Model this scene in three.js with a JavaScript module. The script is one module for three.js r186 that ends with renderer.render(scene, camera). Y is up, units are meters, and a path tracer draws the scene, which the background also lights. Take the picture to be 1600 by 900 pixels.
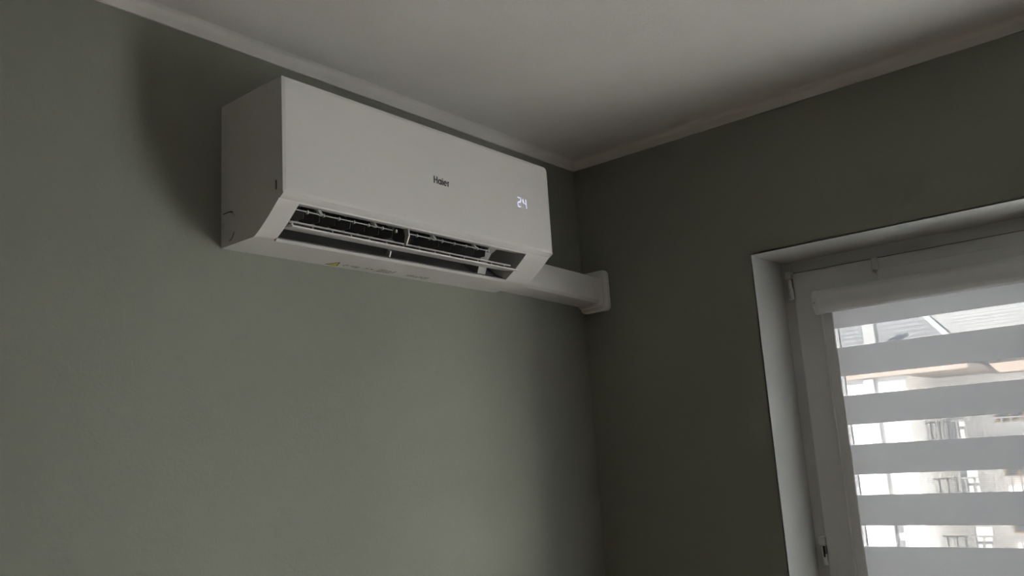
import * as THREE from 'three';
import { mergeGeometries, toCreasedNormals } from 'three/addons/utils/BufferGeometryUtils.js';
import { RoundedBoxGeometry } from 'three/addons/geometries/RoundedBoxGeometry.js';
import { Brush, Evaluator, SUBTRACTION } from 'three-bvh-csg';
import { createNoise2D } from 'simplex-noise';

// ---------------------------------------------------------------- camera, sky, sun, exposure
const scene = new THREE.Scene();
const renderer = new THREE.WebGLRenderer({ antialias: true });
renderer.toneMapping = THREE.LinearToneMapping;
renderer.toneMappingExposure = 6.5;
renderer.shadowMap.enabled = true;

const camera = new THREE.PerspectiveCamera(2 * THREE.MathUtils.radToDeg(Math.atan(450 / 1357.79)), 16 / 9, 0.05, 400);
camera.rotation.order = 'YXZ';
camera.position.set(-2.1641, 1.6951, 1.485);
camera.rotation.set(0.195, -0.8871, -0.064);

// bright hazy daylight sky
scene.background = new THREE.Color().setRGB(0.86, 1.0, 1.18);
scene.backgroundIntensity = 1.0;
// the sun stands behind this building and lights the house across the street
const sun = new THREE.DirectionalLight(new THREE.Color().setRGB(1, 0.97, 0.92), 13);
sun.position.set(-30, 40, -34); sun.target.position.set(30, 0, -6);
sun.castShadow = true;
sun.shadow.mapSize.set(2048, 2048);
Object.assign(sun.shadow.camera, { left: -60, right: 60, top: 60, bottom: -60, near: 1, far: 220 });
scene.add(sun, sun.target);

// ---------------------------------------------------------------- helpers
const rng = ((s) => () => { s = (s + 0x6d2b79f5) | 0; let t = Math.imul(s ^ (s >>> 15), 1 | s); t = (t + Math.imul(t ^ (t >>> 7), 61 | t)) ^ t; return ((t ^ (t >>> 14)) >>> 0) / 4294967296; })(7);
const noise = createNoise2D(rng);
const lin = (r, g, b) => new THREE.Color().setRGB(r, g, b);
const std = (color, roughness = 0.8, extra = {}) => new THREE.MeshStandardMaterial({ color, roughness, ...extra });
function noiseTexture(size, sample, repeat, srgb = false) {
  const d = new Uint8Array(size * size * 4);
  for (let y = 0; y < size; y++) for (let x = 0; x < size; x++) {
    const v = sample(x / size, y / size), c = Array.isArray(v) ? v : [v, v, v];
    for (let k = 0; k < 3; k++) d[(y * size + x) * 4 + k] = Math.max(0, Math.min(255, Math.round(c[k] * 255)));
    d[(y * size + x) * 4 + 3] = 255;
  }
  const t = new THREE.DataTexture(d, size, size);
  t.wrapS = t.wrapT = THREE.RepeatWrapping; t.magFilter = THREE.LinearFilter; t.minFilter = THREE.LinearMipmapLinearFilter; t.generateMipmaps = true;
  t.repeat.set(repeat, repeat);
  if (srgb) t.colorSpace = THREE.SRGBColorSpace;
  t.needsUpdate = true;
  return t;
}
// tileable noise: blend of shifted samples
const tile = (u, v, f) => {
  const a = noise(u * f, v * f), b = noise((u - 1) * f, v * f), c = noise(u * f, (v - 1) * f), d = noise((u - 1) * f, (v - 1) * f);
  return (a * (1 - u) + b * u) * (1 - v) + (c * (1 - u) + d * u) * v;
};
function add(name, geometry, material, parent = scene) {
  const m = new THREE.Mesh(geometry, material);
  m.name = name; m.castShadow = true; m.receiveShadow = true;
  parent.add(m);
  return m;
}
function struct(name, geometry, material, label, category) {
  const m = add(name, geometry, material);
  m.userData = { kind: 'structure', label, category };
  return m;
}
function thing(name, label, category, [x, y, z], extra = {}) {
  const g = new THREE.Group();
  g.name = name; g.position.set(x, y, z); g.userData = { label, category, ...extra };
  scene.add(g);
  return g;
}
// box from corner to corner
const box = (x0, x1, y0, y1, z0, z1) => new THREE.BoxGeometry(x1 - x0, y1 - y0, z1 - z0).translate((x0 + x1) / 2, (y0 + y1) / 2, (z0 + z1) / 2);
const rbox = (x0, x1, y0, y1, z0, z1, r = 0.002, s = 2) => new RoundedBoxGeometry(x1 - x0, y1 - y0, z1 - z0, s, r).translate((x0 + x1) / 2, (y0 + y1) / 2, (z0 + z1) / 2);
// profile of [z, y] points swept along x from x0 to x1
function sweepX(points, x0, x1, crease = 0.5) {
  const s = new THREE.Shape(points.map(([z, y]) => new THREE.Vector2(-z, y)));
  const g = new THREE.ExtrudeGeometry(s, { depth: x1 - x0, bevelEnabled: false });
  g.rotateY(Math.PI / 2).translate(x0, 0, 0);
  return toCreasedNormals(g, crease);
}
// profile of [x, y] points swept along z
function sweepZ(points, z0, z1, crease = 0.5) {
  const s = new THREE.Shape(points.map(([x, y]) => new THREE.Vector2(x, y)));
  const g = new THREE.ExtrudeGeometry(s, { depth: z1 - z0, bevelEnabled: false }).translate(0, 0, z0);
  return toCreasedNormals(g, crease);
}
function roundRect(x0, x1, y0, y1, r) {
  const s = new THREE.Shape();
  s.moveTo(x0 + r, y0).lineTo(x1 - r, y0).absarc(x1 - r, y0 + r, r, -Math.PI / 2, 0).lineTo(x1, y1 - r).absarc(x1 - r, y1 - r, r, 0, Math.PI / 2)
    .lineTo(x0 + r, y1).absarc(x0 + r, y1 - r, r, Math.PI / 2, Math.PI).lineTo(x0, y0 + r).absarc(x0 + r, y0 + r, r, Math.PI, 1.5 * Math.PI);
  return s;
}
// four bars in the plane of z (across) and y (up), mitred as one frame; x0 is the room side
function frameX(z0, z1, y0, y1, w, x0, x1, bevel = 0.002) {
  const s = new THREE.Shape([[z0, y0], [z1, y0], [z1, y1], [z0, y1]].map((p) => new THREE.Vector2(...p))), h = new THREE.Path([[z0 + w, y0 + w], [z0 + w, y1 - w], [z1 - w, y1 - w], [z1 - w, y0 + w]].map((p) => new THREE.Vector2(...p)));
  s.holes.push(h);
  const g = new THREE.ExtrudeGeometry(s, { depth: x1 - x0 - 2 * bevel, bevelEnabled: true, bevelSize: bevel, bevelThickness: bevel, bevelOffset: -bevel, bevelSegments: 2, curveSegments: 4 });
  g.rotateY(-Math.PI / 2).translate(x1 - bevel, 0, 0);
  return toCreasedNormals(g, 0.6);
}

// ---------------------------------------------------------------- measures (metres)
const CEIL = 2.6, EDGE = 2.57;                    // ceiling, lower edge of the white ceiling trim
const ROOM_X = -4.8, ROOM_Z = 3.6, THICK = 0.27;
const WIN = { z0: 0.551, z1: 2.17, zm: 1.27, y0: 0.12, y1: EDGE - 0.3795, x: 0.193 };

// ---------------------------------------------------------------- materials
const rollerBump = noiseTexture(512, (u, v) => 0.5 + 0.22 * tile(u, v, 60) + 0.18 * tile(u, v, 24) + 0.1 * tile(u, v, 120), 1.6);
const paintTone = noiseTexture(256, (u, v) => 0.955 + 0.03 * tile(u, v, 5) + 0.015 * tile(u, v, 21), 0.45);
const sage = std(lin(0.268, 0.28, 0.234), 0.78, { map: paintTone, bumpMap: rollerBump, bumpScale: 0.0006 });
const ceilingPaint = std(lin(0.76, 0.74, 0.71), 0.9, { map: paintTone, bumpMap: rollerBump, bumpScale: 0.0004 });
const woodTexture = noiseTexture(512, (u, v) => {
  const plank = Math.floor(v * 8), g = tile(u, v, 3) * 0.4 + noise(u * 4 + plank * 7.3, v * 160) * 0.25, t = 0.58 + 0.1 * g + 0.07 * Math.sin(plank * 12.9);
  return [t, t * 0.79, t * 0.62];
}, 0.8, true);
const floorWood = std(0xffffff, 0.45, { map: woodTexture });
const whitePlastic = std(lin(0.69, 0.675, 0.655), 0.42);
const framePlastic = std(lin(0.74, 0.745, 0.74), 0.35);
const greyPlastic = std(lin(0.42, 0.42, 0.415), 0.5);
const linerPlastic = std(lin(0.16, 0.16, 0.16), 0.5);
const blackPlastic = std(lin(0.012, 0.012, 0.013), 0.5);
const gasket = std(lin(0.03, 0.03, 0.032), 0.8);
const inkMaterial = std(lin(0.02, 0.02, 0.022), 0.5);
const paneGlass = new THREE.MeshPhysicalMaterial({ color: 0xffffff, roughness: 0, transmission: 1, thickness: 0, ior: 1.45 });

// ---------------------------------------------------------------- room shell
function slab(x0, x1, y0, y1, z0, z1) {           // box with uv in metres
  const g = box(x0, x1, y0, y1, z0, z1), p = g.attributes.position, n = g.attributes.normal, uv = g.attributes.uv;
  for (let i = 0; i < p.count; i++) {
    const ax = Math.abs(n.getX(i)), ay = Math.abs(n.getY(i));
    if (ax > 0.5) uv.setXY(i, p.getZ(i), p.getY(i)); else if (ay > 0.5) uv.setXY(i, p.getX(i), p.getZ(i)); else uv.setXY(i, p.getX(i), p.getY(i));
  }
  return g;
}
struct('wall_left', slab(ROOM_X - THICK, 0, 0, CEIL, -THICK, 0), sage, 'sage green painted wall that carries the air conditioner', 'wall');
{
  const s = new THREE.Shape();                    // wall with the window opening: x of the shape is z of the room
  s.moveTo(-THICK, 0).lineTo(ROOM_Z + THICK, 0).lineTo(ROOM_Z + THICK, CEIL).lineTo(-THICK, CEIL).lineTo(-THICK, 0);
  const h = new THREE.Path();
  h.moveTo(WIN.z0, WIN.y0).lineTo(WIN.z0, WIN.y1).lineTo(WIN.z1, WIN.y1).lineTo(WIN.z1, WIN.y0).lineTo(WIN.z0, WIN.y0);
  s.holes.push(h);
  const g = new THREE.ExtrudeGeometry(s, { depth: THICK, bevelEnabled: false });
  g.rotateY(-Math.PI / 2).translate(THICK, 0, 0);
  struct('wall_right', g, sage, 'sage green painted wall with the deep window opening', 'wall');
}
{
  // white painted plaster lining of the window recess, four boards flush with the wall face
  const t = 0.004, { z0, z1, y0, y1, x } = WIN, m = std(lin(0.68, 0.695, 0.67), 0.85, { bumpMap: rollerBump, bumpScale: 0.0004 });
  struct('trim_3', mergeGeometries([slab(0, x, y0, y1, z0 - t, z0 + 0.0005), slab(0, x, y0, y1, z1 - 0.0005, z1 + t), slab(0, x, y1 - 0.0005, y1 + t, z0, z1), slab(-0.0, x, y0 - t, y0 + 0.0005, z0, z1)]), m, 'white painted plaster lining of the window recess', 'trim');
}
struct('wall_rear', slab(ROOM_X - THICK, 0, 0, CEIL, ROOM_Z, ROOM_Z + THICK), ceilingPaint, 'white painted wall behind the viewer', 'wall');
struct('wall_far_left', slab(ROOM_X - THICK, ROOM_X, 0, CEIL, 0, ROOM_Z), sage, 'sage green wall left of the air conditioner wall', 'wall');
struct('ceiling', slab(ROOM_X - THICK, THICK, CEIL, CEIL + 0.3, -THICK, ROOM_Z + THICK), ceilingPaint, 'matt white ceiling', 'ceiling');
struct('floor', slab(ROOM_X - THICK, THICK, -0.3, 0, -THICK, ROOM_Z + THICK), floorWood, 'warm brown wooden floor', 'floor');
{
  // white trim along the ceiling: a low upright with a small cove into the ceiling
  const prof = [[0, EDGE], [0.004, EDGE], [0.004, EDGE + 0.012]];
  for (let i = 0; i <= 6; i++) { const a = (i / 6) * Math.PI / 2; prof.push([0.004 + 0.018 * (1 - Math.cos(a)), EDGE + 0.012 + 0.018 * Math.sin(a)]); }
  prof.push([0, CEIL]);
  struct('trim_1', sweepX(prof, ROOM_X, 0, 0.4), ceilingPaint, 'narrow white trim between ceiling and air conditioner wall', 'trim');
  struct('trim_2', sweepZ(prof.map(([z, y]) => [-z, y]), 0, ROOM_Z, 0.4), ceilingPaint, 'narrow white trim between ceiling and window wall', 'trim');
}

// ---------------------------------------------------------------- window: frame, two sashes, panes, hinges
{
  const w = new THREE.Group(); w.name = 'window_1'; w.position.set(WIN.x, WIN.y0, (WIN.z0 + WIN.z1) / 2);
  w.userData = { kind: 'structure', label: 'tall white plastic window set deep in the wall', category: 'window' };
  scene.add(w);
  const H = WIN.y1 - WIN.y0, half = (WIN.z1 - WIN.z0) / 2, zm = WIN.zm - (WIN.z0 + WIN.z1) / 2;
  add('frame', frameX(-half, half, 0, H, 0.06, 0, 0.07), framePlastic, w);
  add('mullion', rbox(0.0, 0.07, 0.05, H - 0.05, zm - 0.03, zm + 0.03), framePlastic, w);
  const gap = 0.036;
  for (const side of [-1, 1]) {
    const za = side < 0 ? -half + gap : zm + 0.006, zb = side < 0 ? zm - 0.006 : half - gap;
    const sash = add('sash', frameX(za, zb, gap, H - gap, 0.077, -0.018, 0.06, 0.003), framePlastic, w);
    add('glazing_bead', frameX(za + 0.074, zb - 0.074, gap + 0.074, H - gap - 0.074, 0.014, -0.008, 0.036, 0.002), framePlastic, sash);
    add('gasket', frameX(za + 0.087, zb - 0.087, gap + 0.087, H - gap - 0.087, 0.0018, 0.036, 0.042, 0.0004), gasket, sash);
    add('pane', box(0.042, 0.0421, gap + 0.08, H - gap - 0.08, za + 0.08, zb - 0.08), paneGlass, sash);
    // dark seal line between the sash and the fixed frame
    add('seal', frameX(za - 0.004, zb + 0.004, gap - 0.004, H - gap + 0.004, 0.02, -0.002, 0.004, 0.0005), gasket, w);
  }
  // hinges on the left side of the left sash: barrel, upper bracket, cover caps
  const hinge = (y0, y1, slotted) => {
    const zc = -half + 0.0255, h = y1 - y0, hg = add('hinge', mergeGeometries([
      new THREE.CylinderGeometry(0.007, 0.007, h * 0.36, 16).translate(-0.021, y0 + h * 0.18, zc + 0.003).toNonIndexed(),
      new THREE.CylinderGeometry(0.0062, 0.0062, h * 0.3, 16).translate(-0.02, y0 + h * 0.53, zc + 0.002).toNonIndexed(),
      rbox(-0.028, 0.0, y0 + h * 0.7, y1, zc - 0.007, zc + 0.009, 0.002),
      rbox(-0.012, 0.0, y0 + h * 0.05, y0 + h * 0.6, zc - 0.012, zc + 0.002, 0.002),
    ]), framePlastic, w);
    add('hinge_cap', new THREE.CylinderGeometry(0.0078, 0.0078, 0.007, 16).translate(-0.021, y0, zc + 0.003), framePlastic, hg);
    if (slotted) add('hinge_slot', rbox(-0.0295, -0.012, y0 + 0.017, y0 + 0.045, zc + 0.004, zc + 0.0078, 0.001), blackPlastic, hg);
  };
  const top = EDGE - WIN.y0;
  hinge(top - 0.484, top - 0.408, false);
  hinge(top - 1.192, top - 1.124, true);
  hinge(0.2, 0.27, false);
}

// ---------------------------------------------------------------- day-night roller blinds in cassettes on the sashes
const solidFabric = new THREE.MeshPhysicalMaterial({ color: lin(0.78, 0.79, 0.82), roughness: 1, transmission: 0.032, thickness: 0, specularIntensity: 0.2 });
const threadMap = noiseTexture(256, (u, v) => { const t = 0.5 + 0.5 * Math.sin(v * Math.PI * 2 * 12); return 0.86 + 0.14 * Math.pow(t, 0.6) + 0.02 * noise(u * 40, v * 90); }, 18);
const sheerFabric = new THREE.MeshPhysicalMaterial({ color: lin(0.215, 0.215, 0.215), map: threadMap, roughness: 0.4, transmission: 0.7, thickness: 0, specularIntensity: 0.05 });
function blind(name, z0, z1, label, drop = 99) {
  const top = EDGE - 0.478, b = thing(name, label, 'blind', [WIN.x - 0.018, 0.25, (z0 + z1) / 2], { group: 'day and night blinds on the window' });
  const half = (z1 - z0) / 2, y = (v) => EDGE + v - 0.25;
  // cassette profile [x, y], room side at negative x
  const cy = y(-0.51), r = 0.0315, prof = [[0, cy + r]];
  for (let i = 0; i <= 12; i++) { const a = Math.PI / 2 + (i / 12) * Math.PI * 0.98; prof.push([-0.022 + 0.024 * Math.cos(a), cy + r * Math.sin(a)]); }
  prof.push([0, cy - r + 0.002]);
  const cassette = add('cassette', sweepZ(prof, -half + 0.012, half - 0.012, 0.7), framePlastic, b);
  for (const s of [-1, 1]) {
    const grow = prof.map(([px, py]) => [px < -0.001 ? px * 1.06 : px, cy + (py - cy) * 1.06]);
    const cap = add('end_cap', sweepZ(grow, s < 0 ? -half : half - 0.012, s < 0 ? -half + 0.012 : half, 0.7), framePlastic, b);
    add('cap_screw', new THREE.CylinderGeometry(0.0025, 0.0025, 0.003, 10).rotateZ(Math.PI / 2).translate(-0.047, cy - 0.004, s * (half - 0.006)), greyPlastic, cap);
    // guide rail on the glazing bead: flat strip with a rounded outer rib
    const rail = add('guide_rail', rbox(-0.009, 0, 0, y(-0.535), s < 0 ? -half + 0.004 : half - 0.036, s < 0 ? -half + 0.036 : half - 0.004, 0.002), framePlastic, b);
    add('rail_rib', new THREE.CylinderGeometry(0.0028, 0.0028, y(-0.545), 10).translate(-0.0095, y(-0.545) / 2, s * (half - 0.0075)), framePlastic, rail);
  }
  // fabric: alternating dense and sheer bands, hanging in one plane
  const fx = -0.005, period = 0.1274, fz0 = -half + 0.034, fz1 = half - 0.034;
  const band = (kind, ya, yb, m) => {
    const g = new THREE.PlaneGeometry(fz1 - fz0, ya - yb).rotateY(-Math.PI / 2).translate(fx, (ya + yb) / 2, 0), uv = g.attributes.uv;
    for (let i = 0; i < uv.count; i++) uv.setXY(i, uv.getX(i) * (fz1 - fz0), uv.getY(i) * (ya - yb));
    add(kind, g, m, b);
  };
  let v = y(-0.535), low = 0.02;
  band('dense_band', v, y(-0.586), solidFabric);
  for (let k = 0; ; k++) {
    const s0 = y(-0.586 - k * period), s1 = s0 - 0.0515, s2 = s0 - period;
    if (s2 < 0.02 || k >= drop) { low = Math.max(0.02, k >= drop ? s0 - 0.02 : 0.02); band('dense_band', s0, low, solidFabric); break; }
    band('sheer_band', s0, s1, sheerFabric);
    band('dense_band', s1, s2, solidFabric);
  }
  add('bottom_bar', rbox(-0.012, 0, low - 0.02, low + 0.004, fz0, fz1, 0.004), framePlastic, b);
  // mounting strip and clip on the sash above the cassette
  const strip = add('mounting_strip', rbox(-0.005, 0, y(-0.478), y(-0.446), z0 < 1 ? -half + 0.165 : -half + 0.03, half - 0.02, 0.001), framePlastic, b);
  add('mounting_clip', rbox(-0.012, 0.002, y(-0.447), y(-0.415), -half + 0.156, -half + 0.170, 0.001), framePlastic, strip);
  return b;
}
blind('roller_blind', 0.65, 1.20, 'white day and night roller blind with sheer stripes, nearer the room corner');
blind('roller_blind_001', 1.34, 2.07, 'rolled up day and night blind on the window half farther from the corner', 0);

// ---------------------------------------------------------------- air conditioner (own origin: back left bottom on the wall)
{
  const L = 0.82, Y = EDGE - 0.4315;
  const ac = thing('air_conditioner', 'white wall mounted split air conditioner showing 24', 'air conditioner', [-1.238, Y, 0]);
  const y = (v) => EDGE + v - Y;                    // heights measured from the trim
  const top = y(-0.1353), seam = y(-0.3745), o0 = 0.047, o1 = 0.730, FRONT = 0.204;
  // side outline: flat back, top, front, slightly bulged slope, flat underside
  const slope = [[0.1905, seam + 0.0015], [0.189, y(-0.3757)], [0.1725, y(-0.3895)], [0.153, y(-0.405)], [0.133, y(-0.4188)], [0.1165, y(-0.4287)], [0.1095, y(-0.4312)]];
  const outline = [[0, top], [0.188, top], [0.1905, top - 0.003], ...slope, [0.104, 0], [0, 0]];
  const cavity = [[0.1165, y(-0.4287)], [0.108, y(-0.424)], [0.085, y(-0.411)], [0.062, y(-0.39)], [0.045, y(-0.36)], [0.042, y(-0.32)], [0.055, y(-0.27)], [0.10, y(-0.25)], [0.135, y(-0.275)], [0.1455, y(-0.318)], [0.1465, y(-0.352)], [0.150, y(-0.3665)], [0.1865, y(-0.3735)]];
  const mid = [[0, top], [0.188, top], [0.1905, top - 0.003], [0.1905, seam + 0.0015], [0.189, y(-0.3757)], [0.1875, y(-0.3765)], ...cavity.slice().reverse(), [0.1125, y(-0.4305)], [0.104, 0], [0, 0]];
  const csg = new Evaluator(); csg.useGroups = false;
  const brush = (g) => { if (!g.attributes.uv) g.setAttribute('uv', new THREE.BufferAttribute(new Float32Array(g.attributes.position.count * 2), 2)); const b = new Brush(g); b.updateMatrixWorld(); return b; };
  let end = brush(sweepX(outline, 0, o0));
  // pipe knock-out slots and a vent slot in the left side
  const arc = (cz, cy, r, a0, a1, t) => {
    const s = new THREE.Shape(); s.absarc(cz, cy, r + t / 2, a0, a1, false); s.absarc(cz, cy, r - t / 2, a1, a0, true);
    return new THREE.ExtrudeGeometry(s, { depth: 0.026, bevelEnabled: false, curveSegments: 10 }).rotateY(-Math.PI / 2).translate(0.02, 0, 0);
  };
  const cuts = [
    box(-0.006, 0.02, y(-0.356), y(-0.3375), 0.1795, 0.1842),
    box(-0.006, 0.02, y(-0.3645), y(-0.3618), 0.004, 0.03), arc(0.029, y(-0.3777), 0.0146, 0, Math.PI / 2, 0.003),
    arc(0.0275, y(-0.405), 0.0165, -Math.PI / 2, -0.1, 0.003),
    box(-0.006, 0.02, y(-0.383), y(-0.3808), 0.002, 0.009), box(-0.006, 0.02, y(-0.3965), y(-0.384), 0.0085, 0.0108),
  ];
  // dark felt behind the slots, well below the surface
  for (const [y0, y1, z0, z1] of [[y(-0.356), y(-0.3375), 0.1795, 0.1842], [y(-0.3645), y(-0.3618), 0.004, 0.03], [y(-0.3965), y(-0.384), 0.0085, 0.0108]]) add('slot_backing', box(0.0012, 0.0195, y0 + 0.0001, y1 - 0.0001, z0 + 0.0001, z1 - 0.0001), blackPlastic, ac);
  for (const c of cuts) end = csg.evaluate(end, brush(c), SUBTRACTION);
  const bare = (g) => { const n = g.index ? g.toNonIndexed() : g; for (const k of Object.keys(n.attributes)) if (!['position', 'normal', 'uv'].includes(k)) n.deleteAttribute(k); n.clearGroups(); return n; };
  add('housing', mergeGeometries([bare(end.geometry), bare(sweepX(mid, o0, o1)), bare(sweepX(outline, o1, L))]), whitePlastic, ac);
  // front panel: slab with rounded corners and a shallow bevelled border
  {
    const bs = 0.011, h0 = y(-0.3655), x1 = L - bs, y0 = h0 + bs * 0.6, y1 = top - bs * 0.7, rc = 0.005, face = new THREE.Shape();
    face.moveTo(bs, y0).lineTo(x1, y0).lineTo(x1, y1 - rc).absarc(x1 - rc, y1 - rc, rc, 0, Math.PI / 2).lineTo(bs, y1).lineTo(bs, y0);
    const g = new THREE.ExtrudeGeometry(face, { depth: FRONT - 0.1905 - 0.0014, bevelEnabled: true, bevelSize: bs * 0.65, bevelThickness: 0.0014, bevelSegments: 1, curveSegments: 6 });
    g.translate(0, 0, 0.1905);
    const p = g.attributes.position;                // the back of the slab lies flat on the housing; its rim keeps the full outline
    const cx = L / 2, sx = L / 2 / (L / 2 - bs + bs * 0.65), cyy = (top + h0) / 2, hh = (top - h0) / 2, sy = hh / ((top - bs * 0.7 - h0 - bs * 0.6) / 2 + bs * 0.65);
    for (let i = 0; i < p.count; i++) { if (p.getZ(i) < 0.1905) p.setZ(i, 0.1905); p.setX(i, cx + (p.getX(i) - cx) * sx); p.setY(i, cyy + (p.getY(i) - cyy) * sy); }
    g.deleteAttribute('normal'); g.computeVertexNormals();
    const panel = add('front_panel', toCreasedNormals(g, 0.08), whitePlastic, ac);
    // rounded lower edge of the panel, ending in the seam above the outlet
    const lip = [[0.1885, h0 + 0.001], [0.2038, h0 + 0.001], [0.2039, h0 - 0.0003], [0.2032, h0 - 0.0013], [0.2012, h0 - 0.0028], [0.1915, h0 - 0.0088], [0.1885, h0 - 0.006]];
    add('panel_edge', sweepX(lip, 0.0006, L - 0.0006, 0.6), whitePlastic, panel);
    // maker's name
    const W = 0.0029, X = 0.0138, bar = (x0, x1, y0, y1) => new THREE.ExtrudeGeometry(roundRect(x0, x1, y0, y1, 0.0004), { depth: 0.0006, bevelEnabled: false, curveSegments: 2 });
    const bow = (cx, cy, rx, ry, a0, a1) => {         // part of an oval ring
      const p = [], n = 22, at = (a, k) => new THREE.Vector2(cx + (rx - k) * Math.cos(a), cy + (ry - k) * Math.sin(a));
      for (let i = 0; i <= n; i++) p.push(at(a0 + ((a1 - a0) * i) / n, 0));
      for (let i = n; i >= 0; i--) p.push(at(a0 + ((a1 - a0) * i) / n, W));
      return new THREE.ExtrudeGeometry(new THREE.Shape(p), { depth: 0.0006, bevelEnabled: false });
    };
    const PI = Math.PI, t = mergeGeometries([
      bar(0, W, 0, 0.0192), bar(0.0098, 0.0098 + W, 0, 0.0192), bar(W - 0.0003, 0.0101, 0.0092, 0.0114),                     // H
      bow(0.0204, X / 2, 0.0059, X / 2, 0.0, 2 * PI), bar(0.0241, 0.0241 + W, 0, X),                                          // a
      bar(0.0292, 0.0292 + W, 0, X), bar(0.0292, 0.0292 + W, 0.0162, 0.0184),                                                 // i
      bow(0.0394, X / 2, 0.0060, X / 2, 0.06, 2 * PI - 0.75), bar(0.0345, 0.0453, X / 2 - 0.0003, X / 2 + 0.0016),            // e
      bar(0.0474, 0.0474 + W, 0, X), bow(0.0517, X - 0.0052, 0.0043, 0.0052, PI / 2 - 0.25, PI),                              // r
    ].map((g) => g.index ? g.toNonIndexed() : g)).scale(0.92, 0.86, 1).translate(-0.842 + 1.239, y(-0.2650), FRONT);
    add('lettering', t, inkMaterial, panel).userData.label = 'small dark maker lettering';
    // temperature figures shining through the panel
    const glow = std(lin(0.5, 0.5, 0.56), 0.5, { emissive: lin(0.62, 0.62, 0.95), emissiveIntensity: 0.16 });
    const digit = (x0, ya, on) => {
      const w = 0.0145, h = 0.0258, t2 = 0.0026, sk = 0.0, seg = { a: [0.0015, w - 0.0015, h - t2, h], g: [0.0015, w - 0.0015, h / 2 - t2 / 2, h / 2 + t2 / 2], d: [0.0015, w - 0.0015, 0, t2], f: [0, t2, h / 2 + 0.001, h - 0.001], b: [w - t2, w, h / 2 + 0.001, h - 0.001], e: [0, t2, 0.001, h / 2 - 0.001], c: [w - t2, w, 0.001, h / 2 - 0.001] };
      return mergeGeometries([...on].map((k) => { const [a, b, c, d] = seg[k]; return new THREE.ExtrudeGeometry(roundRect(a, b, c, d, 0.0008), { depth: 0.0003, bevelEnabled: false, curveSegments: 3 }).translate(x0, ya, FRONT); }));
    };
    add('display_digit', digit(-0.5485 + 1.238, y(-0.2645), 'abged'), glow, panel).userData.label = 'pale lit figure 2';
    add('display_digit', digit(-0.5275 + 1.238, y(-0.2645), 'fgbc'), glow, panel).userData.label = 'pale lit figure 4';
  }
  // lip along the lower edge of the outlet
  add('outlet_lip', sweepX([[0.1105, y(-0.4315)], [0.1135, y(-0.4335)], [0.1175, y(-0.4322)], [0.1195, y(-0.4295)], [0.117, y(-0.427)], [0.112, y(-0.428)]], o0 - 0.002, o1 - 0.004, 0.7), whitePlastic, ac);
  // dark lining of the outlet and the drum fan
  {
    const line = cavity.slice(1, 11), inner = line.map(([z, v], i) => { const [az, av] = line[Math.max(0, i - 1)], [bz, bv] = line[Math.min(line.length - 1, i + 1)], l = Math.hypot(bz - az, bv - av); return [z + ((bv - av) / l) * 0.0015, v - ((bz - az) / l) * 0.0015]; });
    add('outlet_lining', sweepX([...line, ...inner.reverse()], o0 + 0.0005, o1 - 0.0005, 0.7), linerPlastic, ac);
    const fan = add('fan', new THREE.CylinderGeometry(0.034, 0.034, o1 - o0 - 0.07, 24).rotateZ(Math.PI / 2).translate((o0 + o1) / 2 - 0.03, y(-0.3), 0.098), blackPlastic, ac);
    const blades = [];
    for (let k = 0; k < 30; k++) blades.push(box(-(o1 - o0 - 0.07) / 2, (o1 - o0 - 0.07) / 2, -0.0006, 0.0006, 0.032, 0.042).rotateX((k / 30) * Math.PI * 2).translate((o0 + o1) / 2 - 0.03, y(-0.3), 0.098));
    add('fan_blades', mergeGeometries(blades), blackPlastic, fan);
    // bearing mount beside the right end of the fan
    add('bearing_mount', sweepX([[0.104, y(-0.4215)], [0.085, y(-0.4105)], [0.063, y(-0.389)], [0.047, y(-0.36)], [0.05, y(-0.335)], [0.14, y(-0.335)], [0.1445, y(-0.352)], [0.146, y(-0.366)], [0.128, y(-0.372)], [0.118, y(-0.384)], [0.112, y(-0.4)]], 0.638, 0.667, 0.5), greyPlastic, ac);
    // rib in the middle of the outlet
    add('centre_rib', sweepX([[0.152, y(-0.366)], [0.166, y(-0.3695)], [0.168, y(-0.385)], [0.158, y(-0.404)], [0.151, y(-0.404)], [0.156, y(-0.385)]], 0.349, 0.3525), whitePlastic, ac);
    add('floor_rib', sweepX([[0.09, y(-0.4135)], [0.103, y(-0.4205)], [0.108, y(-0.408)], [0.1, y(-0.402)]], 0.349, 0.3525), whitePlastic, ac);
  }
  // swinging upright vanes on two link rods
  const rodZ = 0.163, rodY = y(-0.3795), vx = [];
  for (const [a, n, step] of [[-1.165, 7, 0.0385], [-0.872, 7, 0.0395]]) for (let i = 0; i < n; i++) vx.push(a + 1.238 + i * step);
  const vaneShape = [[0.149, y(-0.3705)], [0.158, y(-0.3715)], [0.160, y(-0.378)], [0.157, y(-0.393)], [0.118, y(-0.394)], [0.102, y(-0.374)], [0.112, y(-0.356)], [0.135, y(-0.35)]];
  const vaneG = sweepX(vaneShape.map(([z, v]) => [z - 0.135, v]), -0.0008, 0.0008).rotateY(0.3);
  const vaneM = std(lin(0.075, 0.075, 0.078), 0.45);
  for (const x of vx) add('vane', vaneG, vaneM, ac).position.set(x, 0, 0.135);
  for (const [a, b, k] of [[0.058, 0.306, 0], [0.355, 0.613, 7]]) {
    const rod = add('link_rod', new THREE.CylinderGeometry(0.0014, 0.0014, b - a, 8).rotateZ(Math.PI / 2).translate((a + b) / 2, rodY, rodZ), greyPlastic, ac);
    for (let i = 0; i < 7; i++) add('knob', rbox(vx[k + i] + 0.010, vx[k + i] + 0.014, rodY - 0.004, rodY + 0.003, rodZ - 0.003, rodZ + 0.003, 0.001), greyPlastic, rod);
  }
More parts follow.
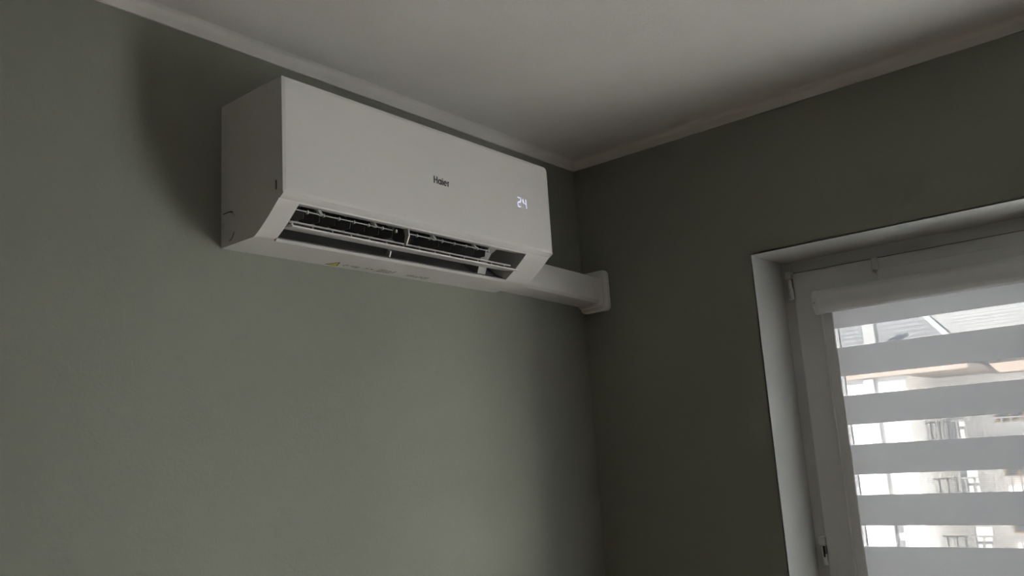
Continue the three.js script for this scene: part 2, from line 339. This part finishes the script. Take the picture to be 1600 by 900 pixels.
  for (const x of [-1.121, -0.98, -0.805, -0.668]) add('rod_clip', sweepX([[0.1505, y(-0.3655)], [0.158, y(-0.3675)], [0.167, y(-0.3805)], [0.1605, y(-0.3815)]], x + 1.238 - 0.004, x + 1.238 + 0.004), whitePlastic, ac);
  // open louver: blade with a slotted rail along its inner side
  {
    const a0 = o0 + 0.006, a1 = o1 + 0.003;
    const blade = [[0.1545, y(-0.4132)], [0.158, y(-0.4126)], [0.1585, y(-0.4098)], [0.15, y(-0.4072)], [0.128, y(-0.4032)], [0.107, y(-0.4006)], [0.1065, y(-0.4034)], [0.128, y(-0.4072)]];
    const louver = add('louver', sweepX(blade, a0, a1, 0.7), whitePlastic, ac);
    add('louver_rail', sweepX([[0.131, y(-0.3965)], [0.138, y(-0.398)], [0.1382, y(-0.3945)], [0.131, y(-0.393)]], a0 + 0.012, a1 - 0.006), whitePlastic, louver);
    for (let x = a0 + 0.013; x < a1 - 0.008; x += 0.0488) add('louver_post', sweepX([[0.126, y(-0.402)], [0.139, y(-0.405)], [0.137, y(-0.3945)], [0.129, y(-0.393)]], x, x + 0.004), whitePlastic, louver);
    add('louver_pivot', sweepX([[0.112, y(-0.409)], [0.135, y(-0.4115)], [0.15, y(-0.404)], [0.146, y(-0.396)], [0.125, y(-0.385)], [0.114, y(-0.39)]], a0 - 0.001, a0 + 0.003), greyPlastic, louver);
  }
  // stickers on the underside
  {
    const tri = (s, d) => { const t = new THREE.Shape(); const c = [0.0, 0.0]; t.moveTo(-0.017 * s, -0.0105 * s).lineTo(0.017 * s, -0.0105 * s).lineTo(0.001 * s, 0.021 * s).lineTo(-0.017 * s, -0.0105 * s); return new THREE.ExtrudeGeometry(t, { depth: d, bevelEnabled: false }).rotateX(Math.PI / 2).translate(-0.975 + 1.238, 0, 0.0195); };
    const st = add('warning_sticker', tri(1.0, 0.0003), inkMaterial, ac); st.userData.label = 'small yellow warning triangle sticker';
    add('sticker_face', tri(0.76, 0.0006), std(lin(0.62, 0.5, 0.02), 0.5), st);
    const print = (w, h, rows) => {
      const c = document.createElement('canvas'); c.width = 256; c.height = 128;
      const k = c.getContext('2d'); k.fillStyle = '#d9d9d4'; k.fillRect(0, 0, 256, 128); k.fillStyle = '#55554f';
      for (let r = 0; r < rows; r++) for (let x = 14; x < 235;) { const l = 6 + rng() * 26; if (rng() < 0.8) k.fillRect(x, 16 + r * (100 / rows), Math.min(l, 240 - x), 52 / rows); x += l + 7; }
      const t = new THREE.CanvasTexture(c); t.colorSpace = THREE.SRGBColorSpace; return std(0xffffff, 0.5, { map: t });
    };
    for (const [x0, x1, z0, z1, rows] of [[-0.954, -0.905, 0.012, 0.034, 2], [-0.893, -0.868, 0.016, 0.034, 1], [-0.858, -0.802, 0.01, 0.046, 3], [-0.765, -0.69, 0.015, 0.038, 3]])
      add('label_sticker', new THREE.BoxGeometry(x1 - x0, 0.0004, z1 - z0).translate((x0 + x1) / 2 + 1.238, -0.0002, (z0 + z1) / 2), print(x1 - x0, z1 - z0, rows), ac);
  }
}

// ---------------------------------------------------------------- pipe duct from the air conditioner to the corner
{
  const d = thing('pipe_duct', 'white plastic pipe duct running from air conditioner into the corner', 'duct', [-0.21, EDGE - 0.431, 0]);
  const len = 0.40, h = 0.0775, dep = 0.079, r = 0.013, prof = [[0, 0], [dep - r, 0]];
  for (let i = 1; i <= 8; i++) { const a = -Math.PI / 2 + (i / 8) * Math.PI / 2; prof.push([dep - r + r * Math.cos(a), r + r * Math.sin(a)]); }
  const r2 = 0.004;
  for (let i = 0; i <= 4; i++) { const a = (i / 4) * Math.PI / 2; prof.push([dep - r2 + r2 * Math.cos(a), h - r2 + r2 * Math.sin(a)]); }
  prof.push([0, h]);
  const cover = add('duct_cover', sweepX(prof, -len / 2 + 0.0, len / 2 - 0.0, 0.7), whitePlastic, d);
  cover.rotation.z = -0.029; cover.position.set(0.0, 0.0015, 0.0);
  // wall plate where the duct leaves through the window wall
  const plate = new THREE.ExtrudeGeometry(roundRect(0, 0.0985, -0.0265, 0.0965, 0.015), { depth: 0.012, bevelEnabled: true, bevelSize: 0.004, bevelOffset: -0.004, bevelThickness: 0.004, bevelSegments: 3, curveSegments: 8 });
  plate.rotateY(-Math.PI / 2).translate(0.21 - 0.004, 0, 0);
  const f = add('wall_plate', toCreasedNormals(plate, 0.7), whitePlastic, d);
  const collar = new THREE.ExtrudeGeometry(roundRect(0, 0.0885, -0.014, 0.083, 0.011), { depth: 0.008, bevelEnabled: true, bevelSize: 0.003, bevelOffset: -0.003, bevelThickness: 0.003, bevelSegments: 3, curveSegments: 8 });
  collar.rotateY(-Math.PI / 2).translate(0.21 - 0.019, 0, 0);
  add('plate_collar', toCreasedNormals(collar, 0.7), whitePlastic, f);
}

// ---------------------------------------------------------------- outside: the ground and the house across the street
struct('ground', box(2, 140, -9.3, -9, -110, 90), std(lin(0.45, 0.45, 0.43), 0.95), 'paved ground between the houses', 'ground');
{
  const white = std(lin(0.82, 0.8, 0.76), 0.9), grey = std(lin(0.3, 0.3, 0.3), 0.9), tan = std(lin(0.25, 0.2, 0.165), 0.9), roof = std(lin(0.1, 0.1, 0.1), 0.8), tile = std(lin(0.145, 0.145, 0.145), 0.8), slate = std(lin(0.07, 0.07, 0.07), 0.8), pale = std(lin(0.23, 0.23, 0.225), 0.8), dark = std(lin(0.12, 0.12, 0.12), 0.4), rail = std(lin(0.12, 0.11, 0.1), 0.5), timber = std(lin(0.45, 0.3, 0.16), 0.7);
  const b = thing('apartment_building', 'white apartment building with balconies seen through the blind', 'building', [50, -9, -8]);
  const P = (x0, x1, y0, y1, z0, z1) => box(x0 - 50, x1 - 50, y0 + 9, y1 + 9, z0 + 8, z1 + 8);
  const prism = (pts, z0, z1) => sweepZ(pts.map(([x, y]) => [x - 50, y + 9]), z0 + 8, z1 + 8, 0.3);
  add('wing_wall', P(45, 56, -9, 4.7, -19, -11.5), white, b);
  add('main_wall', P(51, 60, -9, 5.6, -11.5, 22), white, b);
  add('eave', P(44.6, 56, 4.7, 5.0, -19.4, -8.4), tan, b);
  add('eave', P(49.6, 60, 4.6, 5.25, -8.4, 22), tan, b);
  // hipped wing roof and the main roof behind it, both laid in long courses
  const hip = (x) => -8.2 - ((x - 44.5) / 11.5) * 6;
  const wingRoof = add('wing_roof', prism([[44.5, 5.0], [56, 5.0], [56, 10.5]], -19.4, -14.2), roof, b);
  for (let i = 0; i < 33; i++) { const x = 44.5 + i * 0.34, v = 5.0 + (i * 0.34 * 5.5) / 11.5; add('roof_course', prism([[x, v], [x + 0.34, v + 0.02], [x + 0.34, v + 0.28], [x, v + 0.12]], -19.4, hip(x)), i % 2 ? roof : tile, wingRoof); }
  add('hip_beam', (() => { const g = new THREE.CylinderGeometry(0.16, 0.16, 13.8, 8); g.applyQuaternion(new THREE.Quaternion().setFromUnitVectors(new THREE.Vector3(0, 1, 0), new THREE.Vector3(11.5, 5.5, -6).normalize())); return g.translate(50.25 - 50, 7.9 + 9, -11.1 + 8); })(), grey, wingRoof);
  const mainRoof = add('main_roof', prism([[49.4, 5.25], [60, 5.25], [60, 12.5]], -18, 22), slate, b);
  for (let i = 0; i < 30; i++) { const x = 49.6 + i * 0.34, v = 5.38 + i * 0.2326; add('roof_course', prism([[x, v - 0.1], [x + 0.19, v + 0.03], [x + 0.19, v + 0.2], [x, v + 0.12]], -18, 22), pale, mainRoof); }
  add('chimney', P(46.2, 46.8, 5.5, 8.6, -13.6, -13.0), pale, b);
  // wing: downpipe, windows
  add('pilaster', P(44.7, 45.1, -9, 4.7, -13.45, -12.95), grey, b);
  const win = (x, z0, z1, y0, y1, frame = timber) => { const f = add('window', P(x - 0.06, x + 0.1, y0, y1, z0, z1), frame, b), m = (z0 + z1) / 2; for (const [a, c] of [[z0 + 0.1, m - 0.05], [m + 0.05, z1 - 0.1]]) add('pane', P(x - 0.09, x - 0.05, y0 + 0.1, y1 - 0.1, a, c), dark, f); };
  win(45, -13.4, -12.5, -3.2, -1.6, grey); win(45, -13.4, -12.5, -5.3, -3.4, grey); win(45, -17.3, -16.1, 1.2, 2.8, grey); win(45, -17.3, -16.1, -2.2, -0.4, grey);
  // main wall: balconies with railings, windows and balcony doors
  for (const [y, k] of [[1.15, 0], [-1.75, 1], [-4.65, 2]]) {
    const s = add('balcony_slab', P(47.6, 51, y - 0.22, y, -11.5, -1.0), white, b);
    add('handrail', P(47.6, 47.7, y + 1.05, y + 1.12, -11.5, -1.0), rail, s);
    for (let z = -11.3; z < -1; z += 0.42) add('baluster', P(47.62, 47.69, y, y + 1.05, z, z + 0.08), rail, s);
    win(51, -8.8, -7.4, y + 0.9, y + 2.3); win(51, -5.8, -4.4, y + 0.0, y + 2.3);
    add('screen', P(48.2, 48.3, y, y + 1.5, -10.6 + k * 0.25, -9.75 + k * 0.25), grey, s);
  }
  // cross wing on the far side of the yard, its sunlit flank towards the window
  add('cross_wing_wall', P(6, 51, -9, 7, 12, 22), white, b);
  add('cross_wing_roof', P(5.6, 51, 7, 7.6, 11.6, 22.4), tan, b);
  for (const y of [3.6, 0.6, -2.4, -5.4]) for (let x = 12; x < 48; x += 5.5) { const f = add('window', P(x, x + 1.6, y, y + 1.6, 11.92, 12.1), grey, b); add('pane', P(x + 0.12, x + 1.48, y + 0.12, y + 1.48, 11.88, 11.95), dark, f); }
  for (const y of [0.9, -2.1, -5.1]) { win(51, 1.0, 2.6, y, y + 1.6); win(51, 6, 7.6, y, y + 1.6); }
}

scene.updateMatrixWorld(true);
renderer.render(scene, camera);
